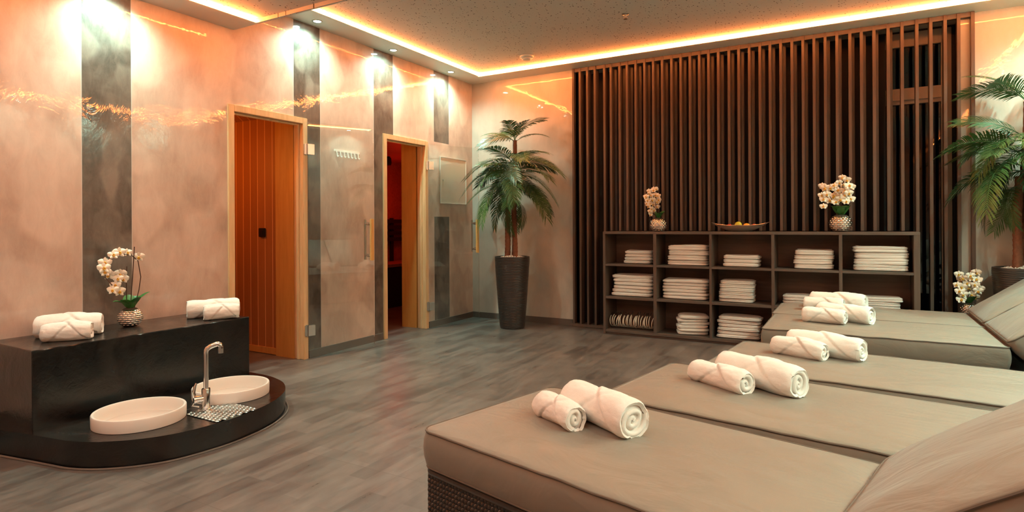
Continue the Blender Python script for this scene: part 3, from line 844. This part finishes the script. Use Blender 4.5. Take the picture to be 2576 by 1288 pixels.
# platform outline
out = [(-3.99, 1.30), (-3.80, 1.318), (-3.60, 1.352), (-3.48, 1.376), (-3.35, 1.398), (-3.217, 1.424), (-3.088, 1.483), (-2.963, 1.592), (-2.876, 1.732), (-2.838, 1.918), (-2.843, 2.08), (-2.880, 2.25), (-2.948, 2.395), (-3.045, 2.518), (-3.193, 2.625), (-3.34, 2.678), (-3.45, 2.697), (-3.589, 2.70), (-3.80, 2.70), (-4.045, 2.70)]
out = [(XL+.003, 1.29)] + out
out = [(max(XL+.003, a), b) for a, b in out]
def catmull(P, n=6):
    R = []
    for i in range(len(P)-1):
        p0 = P[max(0, i-1)]; p1 = P[i]; p2 = P[i+1]; p3 = P[min(len(P)-1, i+2)]
        for k in range(n):
            t_ = k/n
            R.append(tuple(.5*((2*p1[c]) + (-p0[c]+p2[c])*t_ + (2*p0[c]-5*p1[c]+4*p2[c]-p3[c])*t_**2 + (-p0[c]+3*p1[c]-3*p2[c]+p3[c])*t_**3) for c in (0, 1)))
    return R + [P[-1]]
ol = catmull(out, 7)
ZD = .13
circ = [(-3.235, 1.752, .214), (-3.235, 2.282, .212)]
bm = bmesh.new(); edges = []
def loop(pts, z, close=True):
    vs_ = [bm.verts.new((x+ox_, y+oy_, z)) for x, y in pts]
    es_ = [bm.edges.new((vs_[i], vs_[(i+1) % len(vs_)])) for i in range(len(vs_))]
    return vs_, es_
top, te = loop(ol, ZD); alle = te[:]
holes = []
for cx, cy, r in circ:
    hv, he = loop([(cx+(r-.022)*cos(2*pi*k/48), cy+(r-.022)*sin(2*pi*k/48)) for k in range(48)], ZD); holes.append(hv); alle += he
bmesh.ops.triangle_fill(bm, edges=alle, use_beauty=True)
for ring, zlo in ((top, .002), (holes[0], .015), (holes[1], .015)):
    lo = [bm.verts.new((v.co.x, v.co.y, zlo)) for v in ring]
    for i in range(len(ring)):
        j = (i+1) % len(ring)
        bm.faces.new((ring[i], ring[j], lo[j], lo[i]))
    bm.faces.new(lo)
for i, v in enumerate(top):
    q = Vector((v.co.x*30, v.co.y*30, 1)); d = .0028*mn.noise(q); v.co.z -= abs(d)*.8
bmesh.ops.recalc_face_normals(bm, faces=bm.faces)
vs = [tuple(v.co) for v in bm.verts]; bm.verts.index_update(); fs = [tuple(v.index for v in f.verts) for f in bm.faces]; bm.free()
m = MB(); m.add(vs, fs); m.build('platform', M['stone'], t, True, angle=30)
# small light cove trim along the foot of the platform
lo = catmull([(a+(.010 if a > -3.5 else 0), b + (-.010 if b < 1.9 else .010)) for a, b in out[:-3]], 4)
m = MB(); m.tube([(a+ox_, b+oy_, .004) for a, b in lo[4:]], .006, 8); m.build('floor_seal', M['base'], t)
# basins
for i, (cx, cy, r) in enumerate(circ):
    tb = thing('foot_basin', ('round white foot basin nearer the viewer, left of the tap', 'round white foot basin behind the tap, farther from the viewer')[i], 'basin', (cx, cy, .02), 0, 'round white foot basins')
    m = MB(); z1 = .195-.02
    m.lathe([(.0, .0), (r*.72, .0), (r*.90, .012), (r-.026, .05), (r-.026, .108), (r-.001, .1115), (r, .118), (r+.001, z1-.006), (r-.002, z1-.001), (r-.006, z1), (r-.012, z1-.002), (r-.015, z1-.008), ] + [((r-.019)*cos(q_*pi/2/20)**.55, .150-.137*sin(q_*pi/2/20)**1.0) for q_ in range(1, 20)] + [(.0, .013)], 96, cap0=False, cap1=False)
    m.build('bowl_body', M['basin'], tb)
    m = MB(); m.lathe([(0, .018), (.022, .018), (.026, .013)], 28, cap0=False, cap1=False); m.build('drain', M['chrome'], tb)
# embossed steel tray between the basins
t2 = thing('drain_tray', 'embossed steel drip tray set between the two foot basins under the tap', 'drip tray', (0, 0, 0))
m = MB(); nx, ny = 70, 54; X0, X1, Y0_, Y1_ = -3.115, -2.846, 1.922, 2.172
g = {}; vs = []; fs = []
for i in range(nx+1):
    x = X0 + (X1-X0)*i/nx
    a0 = Y0_; a1 = Y1_
    for cx, cy, r in circ:
        q = (r+.003)**2-(x-cx)**2
        if q > 0:
            if cy < 2: a0 = max(a0, cy+sqrt(q))
            else: a1 = min(a1, cy-sqrt(q))
    # front corner follows the curved platform edge
    for j in range(ny+1):
        y = a0+(a1-a0)*j/ny
        yy = Y0_+(Y1_-Y0_)*((y-Y0_)/(Y1_-Y0_))
        u = (x-X0)/.030; v = (yy-Y0_)/.021; off = .5*(int(floor(v)) % 2); fu = (u+off) % 1; fv = v % 1
        dd = max(0, 1-((fu-.5)/.42)**2-((fv-.5)/.34)**2)
        vs.append((x, y, ZD+.0035+.0045*sqrt(dd)))
for i in range(nx):
    for j in range(ny):
        a = i*(ny+1)+j; fs.append((a, a+1, a+ny+2, a+ny+1))
m.add(vs, fs); m.box(X0, X1, 1.968, 2.066, ZD+.0005, ZD+.003); m.build('tray_plate', M['tray'], t2, True, angle=60)
# tap
tp = thing('tap', 'tall chrome mixer tap standing between the two foot basins', 'tap', (-3.095, 2.028, ZD+.004))
m = MB(); m.lathe([(.026, 0), (.026, .006), (.0225, .008), (.0225, .112), (.0205, .116), (.0, .116)], 32, cap1=False); m.build('base', M['chrome'], tp)
m = MB()
sp = [(0, 0, .11), (0, 0, .30), (.0, .0, .318), (.004, .006, .334), (.014, .018, .345), (.034, .040, .356), (.040, .047, .357), (.046, .054, .352), (.048, .057, .342), (.048, .057, .330)]
m.tube(sp, .0135, 18); m.build('spout', M['chrome'], tp)
m = MB(); m.tube([(.048, .057, .332), (.048, .057, .305)], .0135, 18); m.build('aerator', M['steel'], tp)
m = MB()
m.tube([(-.005, -.012, .062), (-.02, -.042, .062)], .0195, 20); m.tube([(-.02, -.042, .062), (-.026, -.055, .062)], .024, 20)
hb = m.build('valve_body', M['chrome'], tp)
m = MB(); m.tube([(-.022, -.050, .075), (-.026, -.055, .10), (-.026, -.047, .135), (-.024, -.04, .15)], [.010, .009, .008, .007], 12); m.build('lever', M['chrome'], hb)
m = MB(); m.tube([(-.022, -.05, .05), (-.03, -.06, .03), (-.018, -.03, .018)], .004, 10); m.build('hose', M['chrome'], tp)

# ------------------------------------------------------------------ rolled towels
def rolled(label, x, y, z, r, L, ang, seed, group, turns=1.9):
    rnd = random.Random(seed)
    t = thing('rolled_towel', label, 'towel', (x, y, z), radians(ang), group)
    m = MB(); n = 80; nu = 56
    rings = []
    a1, b1 = rnd.uniform(-.1, .05), rnd.uniform(.50, .62)
    for i in range(nu+1):
        u = i/nu; xx = (u-.5)*L
        ring = []
        for j in range(n):
            th = 2*pi*j/n
            # tucked flap: two diagonals meeting in a V on top
            w_ = (th - pi*.62)      # 0 on the visible side
            w_ = (w_+pi) % (2*pi)-pi
            d1 = (u-.5) - .20*w_ - .02; d2 = -(u-.5) - .20*w_ + .10
            endf = min(1, min(u, 1-u)*L/.035)
            lift = (.0070/(1+math.exp(-d1*75)) + .0050/(1+math.exp(-(d2)*75)))*(.35+.65*endf)
            groove = .0050*math.exp(-(d1*38)**2) + .0042*math.exp(-(d2*38)**2)
            rr = r*.93 + lift - groove + .0028*mn.noise(Vector((xx*14+seed, cos(th)*2.2, sin(th)*2.2))) + .0011*mn.noise(Vector((xx*60, cos(th)*9, sin(th)*9+seed)))
            endr = min(u, 1-u)*L
            rr -= .007*math.exp(-endr/.007)
            rr *= 1 + .05*sin(u*5.5+seed)
            zc = rr*sin(th); zc = max(zc, -r*.86 + .0*rr)
            ring.append((xx + .006*mn.noise(Vector((cos(th)*1.5, sin(th)*1.5, seed+ (2 if u > .5 else 7))))*(abs(2*u-1)**6), rr*cos(th)*1.03, zc + r*.86))
        rings.append(ring)
    for sgn, ri in ((-1, 0), (1, -1)):
        base_ = rings[ri]; inn = [(x_-sgn*.0075, y_*.82, (z_-r*.86)*.82+r*.86) for x_, y_, z_ in base_]
        if ri == 0: rings.insert(0, inn)
        else: rings.append(inn)
    m.rings(rings, True, False, False)
    m.build('outer_wrap', M['towel'], t, True, angle=75)
    # spiral ends
    for s, uu in ((1, 1), (-1, 0)):
        m = MB(); vs = []; fs = []; N = 150; th0 = rnd.uniform(0, 6)
        tn = turns + (.6 if r > .055 else 0)
        ra = r*.93+.0035; thick = ra/(tn)*.40
        prof = [(-1.0, -.014), (-.95, -.003), (-.6, .002), (0, .004), (.6, .002), (.95, -.003), (1.0, -.014)]
        for k in range(N+1):
            q = k/N; th = th0 + q*tn*2*pi*(-1 if s > 0 else 1)
            rad = max(.002, ra*(1-q)**.85 - thick)
            wob = 1 + .38*mn.noise(Vector((q*7, seed, s)))*min(1, q*3)
            squ = 1-.30*min(1, q*2.5)*abs(sin(th+.6+seed))
            for (o_, d_) in prof:
                rr = rad*wob*squ + o_*thick*.97
                vs.append((s*(L/2 + d_ - .004 - .006*q), rr*cos(th)*1.03, max(rr*sin(th), -r*.86)+r*.86))
        np_ = len(prof)
        for k in range(N):
            for j in range(np_-1):
                a = k*np_+j; fs.append((a, a+1, a+np_+1, a+np_))
        m.add(vs, fs)
        m.lathe([(0, 0), (r*.955, 0)], 32, mat=Matrix.Translation((s*(L/2-.0125), 0, r*.86)) @ Matrix.Rotation(pi/2, 4, 'Y') @ Matrix.Diagonal((.93, 1, 1, 1)), cap0=False, cap1=False)
        m.build('rolled_end', M['towel'], t, True, angle=70)
    return t
CZ = .4535
BT = [('smaller rolled white towel on the nearest lounger', -.885, 1.893, CZ, .047, .215, -32, 1),
      ('larger rolled white towel on the nearest lounger', -.745, 1.945, CZ, .066, .325, -29, 2),
      ('smaller rolled white towel on the second nearest lounger', -.475, 2.628, CZ, .050, .285, -32, 3),
      ('larger rolled white towel on the second nearest lounger', -.330, 2.715, CZ, .065, .39, -33, 4),
      ('smaller rolled white towel on the middle lounger', -.224, 3.416, CZ, .050, .27, -24, 5),
      ('larger rolled white towel on the middle lounger', -.105, 3.50, CZ, .063, .37, -22, 6),
      ('smaller rolled white towel at the near side of the joined far loungers', -.145, 4.666, CZ, .053, .27, -14, 7),
      ('larger rolled white towel at the near side of the joined far loungers', -.02, 4.79, CZ, .064, .36, -26, 8),
      ('smaller rolled white towel on the farthest lounger, half hidden by the pair in front', -.165, 5.30, CZ, .055, .28, -8, 9),
      ('larger rolled white towel on the farthest lounger', -.07, 5.45, CZ, .070, .40, -16, 10)]
for l, x, y, z, r, L, a, s_ in BT: rolled(l, x, y, z, r, L, a, s_, 'rolled towels on the loungers')
rolled('smaller rolled white towel in front at the left end of the black ledge', -3.700, 1.625, LZ+.001, .052, .225, 52, 11, 'rolled towels on the black ledge')
rolled('larger rolled white towel at the back of the left end of the black ledge', -3.845, 1.700, LZ+.001, .066, .31, 56, 12, 'rolled towels on the black ledge')
rolled('smaller rolled white towel in front at the right end of the black ledge', -3.630, 2.490, LZ+.001, .052, .21, 58, 13, 'rolled towels on the black ledge')
rolled('larger rolled white towel at the back of the right end of the black ledge', -3.775, 2.530, LZ+.001, .062, .32, 60, 14, 'rolled towels on the black ledge')

# ------------------------------------------------------------------ loungers
def rr_outline(L, W, r, n):
    pts = []
    for cx, cy, a0 in ((L-r, W-r, 0), (r, W-r, 90), (r, r, 180), (L-r, r, 270)):
        for k in range(n+1):
            a = radians(a0 + 90*k/n); pts.append((cx+r*cos(a), cy+r*sin(a)))
    # densify straight runs
    out_ = []
    for i in range(len(pts)):
        a = pts[i]; b = pts[(i+1) % len(pts)]; d = math.dist(a, b); k = max(1, int(d/.035))
        for q in range(k): out_.append((a[0]+(b[0]-a[0])*q/k, a[1]+(b[1]-a[1])*q/k))
    return out_
def cushion(L, W, Th, seed, bulge=.018):
    o = rr_outline(L, W, .022 if seed in (4, 5) else .045, 5); cx, cy = L/2, W/2
    rings = []
    def ring(ins, z, wz=0):
        R = []
        for x, y in o:
            # inset towards the inner rectangle
            fx = (x-cx)/(L/2); fy = (y-cy)/(W/2)
            xx = cx + (x-cx)*(1-ins/(L/2)); yy = cy + (y-cy)*(1-ins/(W/2))
            nz = mn.noise(Vector((xx*2.2+seed*3, yy*5.0, seed)))*.010 + mn.noise(Vector((xx*7+seed, yy*11, 3)))*.0035
            R.append((xx, yy, z + wz*nz))
        return R
    side = [(.012, 0.0), (.004, .004), (.0, .012), (-.006, Th*.3), (-.008, Th*.5), (-.006, Th*.72), (.0, Th-.016), (.003, Th-.010)]
    for a, z in side: rings.append(ring(a, z))
    w2 = W/2
    for k in range(1, 15):
        q = k/15; ins = .003 + q*(w2-.02)
        z = Th-.010 + (bulge)*(1-(1-min(1, q*1.6))**2.4)
        rings.append(ring(ins, z, min(1, q*3)))
    m = MB(); m.rings(rings, True, True, True)
    # piping loops
    return m, [(x, y) for x, y in o]
FC = {}
def weave(L, H, cell, axis):
    # woven relief panel in the x-z plane facing -y
    nu, nv = int(L/cell), int(H/cell); sub = 4; vs = []; fs = []
    for i in range(nu*sub+1):
        for j in range(nv*sub+1):
            u, v = i/sub, j/sub
            b = abs(sin(pi*u)*sin(pi*v))**.7
            ph = (floor(u)+floor(v)) % 2
            vs.append((u/nu*L, -.0085*b*(1 if ph else .80), v/nv*H))
    nn = nv*sub+1
    for i in range(nu*sub):
        for j in range(nv*sub):
            a = i*nn+j; fs.append((a, a+nn, a+nn+1, a+1))
    return vs, fs
def lounger(label, loc, ang, W, Ls, seed, full=True, th=36, Lb=.72):
    t = thing('sun_lounger', label, 'sun lounger', loc, radians(ang), 'cushioned rattan sun loungers in a row')
    TB = .305; TH = .142
    # rattan base
    m = MB(); m.box(.012, 1.90, .022, W-.022, .004, TB-.004)
    if full:
        vs, fs = weave(1.88, TB-.03, .0155, 0)
        m.add(vs, fs, 0, Matrix.Translation((.013, .021, .006)))
        vs, fs = weave(W-.044, TB-.03, .0155, 0)
        m.add(vs, fs, 0, Matrix.Translation((.011, W-.022, .006)) @ Matrix.Rotation(-pi/2, 4, 'Z'))
    m.build('rattan_base', M['rattan'], t, True, angle=50)
    m = MB()
    rim = rr_outline(1.90, W-.036, .03, 4)
    m.tube([(x+.012, y+.018, TB-.014) for x, y in rim], .012, 8, closed=True); m.build('rattan_rim', M['rattan'], t)
    c, o = cushion(Ls, W, TH, seed)
    cu = c.build('seat_cushion', M['fabric'], t, True, angle=60); cu.location = (0, 0, TB)
    m = MB()
    m.tube([(x, y, TH-.012 + .0035*mn.noise(Vector((x*9, y*9, seed)))) for x, y in o], .0042, 7, closed=True)
    m.tube([(x*.995+.003, y*.99+.003, .006) for x, y in o], .0042, 7, closed=True)
    m.build('piping', M['piping'], cu)
    bt = bpy.data.objects.new('backrest', None); COL.objects.link(bt); bt.parent = t
    bt.location = (Ls+.012, 0, TB+.012); bt.rotation_euler = (0, -radians(th), 0)
    c, o = cushion(Lb, W, TH, seed+50, .026)
    b = c.build('back_cushion', M['fabric'], bt, True, angle=60); b.location = (.07, 0, 0)
    m = MB()
    m.tube([(x+.07, y, TH-.012 + .0035*mn.noise(Vector((x*9, y*9, seed+4)))) for x, y in o], .0042, 7, closed=True)
    m.tube([(x*.995+.073, y*.99+.003, .006) for x, y in o], .0042, 7, closed=True)
    # gathered hinge seam
    m.tube([(-.012+.006*sin(k*1.7), .015+(W-.03)*k/40, TH*.78+.012*sin(k*1.1)) for k in range(41)], .006, 7)
    m.build('piping', M['piping'], bt)
    m = MB(); m.box(.06, Lb+.05, .04, W-.04, -.028, -.004); m.build('back_frame', M['rattan'], bt, False)
    return t
LG = [('nearest taupe cushioned lounger at the front right of the photo', (-1.300, 1.648), -13.5, .722, 1.275, 1),
      ('second nearest taupe lounger, between the nearest and the middle one', (-.905, 2.325), -9.6, .735, 1.40, 2),
      ('middle taupe lounger, third from the viewer', (-.640, 3.085), -7.4, .735, 1.40, 3),
      ('fourth taupe lounger, near half of the joined far pair', (-.507, 4.318), -.6, .742, 1.305, 4),
      ('farthest taupe lounger, next to the towel shelf unit', (-.520, 5.075), -.6, .70, 1.325, 5)]
for l, (x, y), a, W, Ls, s_ in LG:
    lounger(l, (x, y, 0), a, W, Ls, s_, s_ <= 2)

# ------------------------------------------------------------------ other lights
def area(name, loc, rot, sx, sy, e, col):
    ld = bpy.data.lights.new(name, 'AREA'); ld.energy = e; ld.color = col; ld.shape = 'RECTANGLE'; ld.size = sx; ld.size_y = sy
    o = bpy.data.objects.new(name, ld); COL.objects.link(o); o.location = loc; o.rotation_euler = rot
    return o
def point(name, loc, e, col, r=.05):
    ld = bpy.data.lights.new(name, 'POINT'); ld.energy = e; ld.color = col; ld.shadow_soft_size = r
    o = bpy.data.objects.new(name, ld); COL.objects.link(o); o.location = loc
    return o
point('sauna_light', (-5.0, 2.7, 1.75), 16, (1, .24, .015), .12)
point('second_sauna_light', (-5.5, 6.5, 1.5), 6, (1, .02, .005), .12)
point('second_sauna_door_light', (-4.6, 4.2, 1.9), 7, (1, .22, .01), .10)
# warm fill light added under the lowered ceiling, not a fitting of the room
area('warm_fill', (-1.5, .7, ZLOW-.02), (0, 0, 0), 2.4, 1.6, 30, (1, .76, .64))

wd = bpy.data.worlds.new('world'); scene.world = wd; wd.use_nodes = True
wd.node_tree.nodes['Background'].inputs[0].default_value = (.004, .005, .007, 1); wd.node_tree.nodes['Background'].inputs[1].default_value = 1

# ------------------------------------------------------------------ camera
f = 1494.745; yaw = radians(29.452); roll = radians(-.2945)
F = Vector((-sin(yaw), cos(yaw), 0)); R = Vector((cos(yaw), sin(yaw), 0)); U = Vector((0, 0, 1))
R2 = R*cos(roll) + U*sin(roll); U2 = -R*sin(roll) + U*cos(roll)
cd = bpy.data.cameras.new('camera'); cam = bpy.data.objects.new('camera', cd); COL.objects.link(cam)
cam.matrix_world = Matrix(((R2.x, U2.x, -F.x, 0), (R2.y, U2.y, -F.y, 0), (R2.z, U2.z, -F.z, 1.15), (0, 0, 0, 1)))
cd.sensor_fit = 'HORIZONTAL'; cd.sensor_width = 36; cd.lens = f/2576*36
cd.shift_y = -(644-563.56)/2576; cd.clip_start = .05
scene.camera = cam
vs_ = scene.view_settings; vs_.view_transform = 'Standard'; vs_.look = 'None'; vs_.exposure = 0.18; vs_.gamma = 1.0; vs_.use_curve_mapping = False
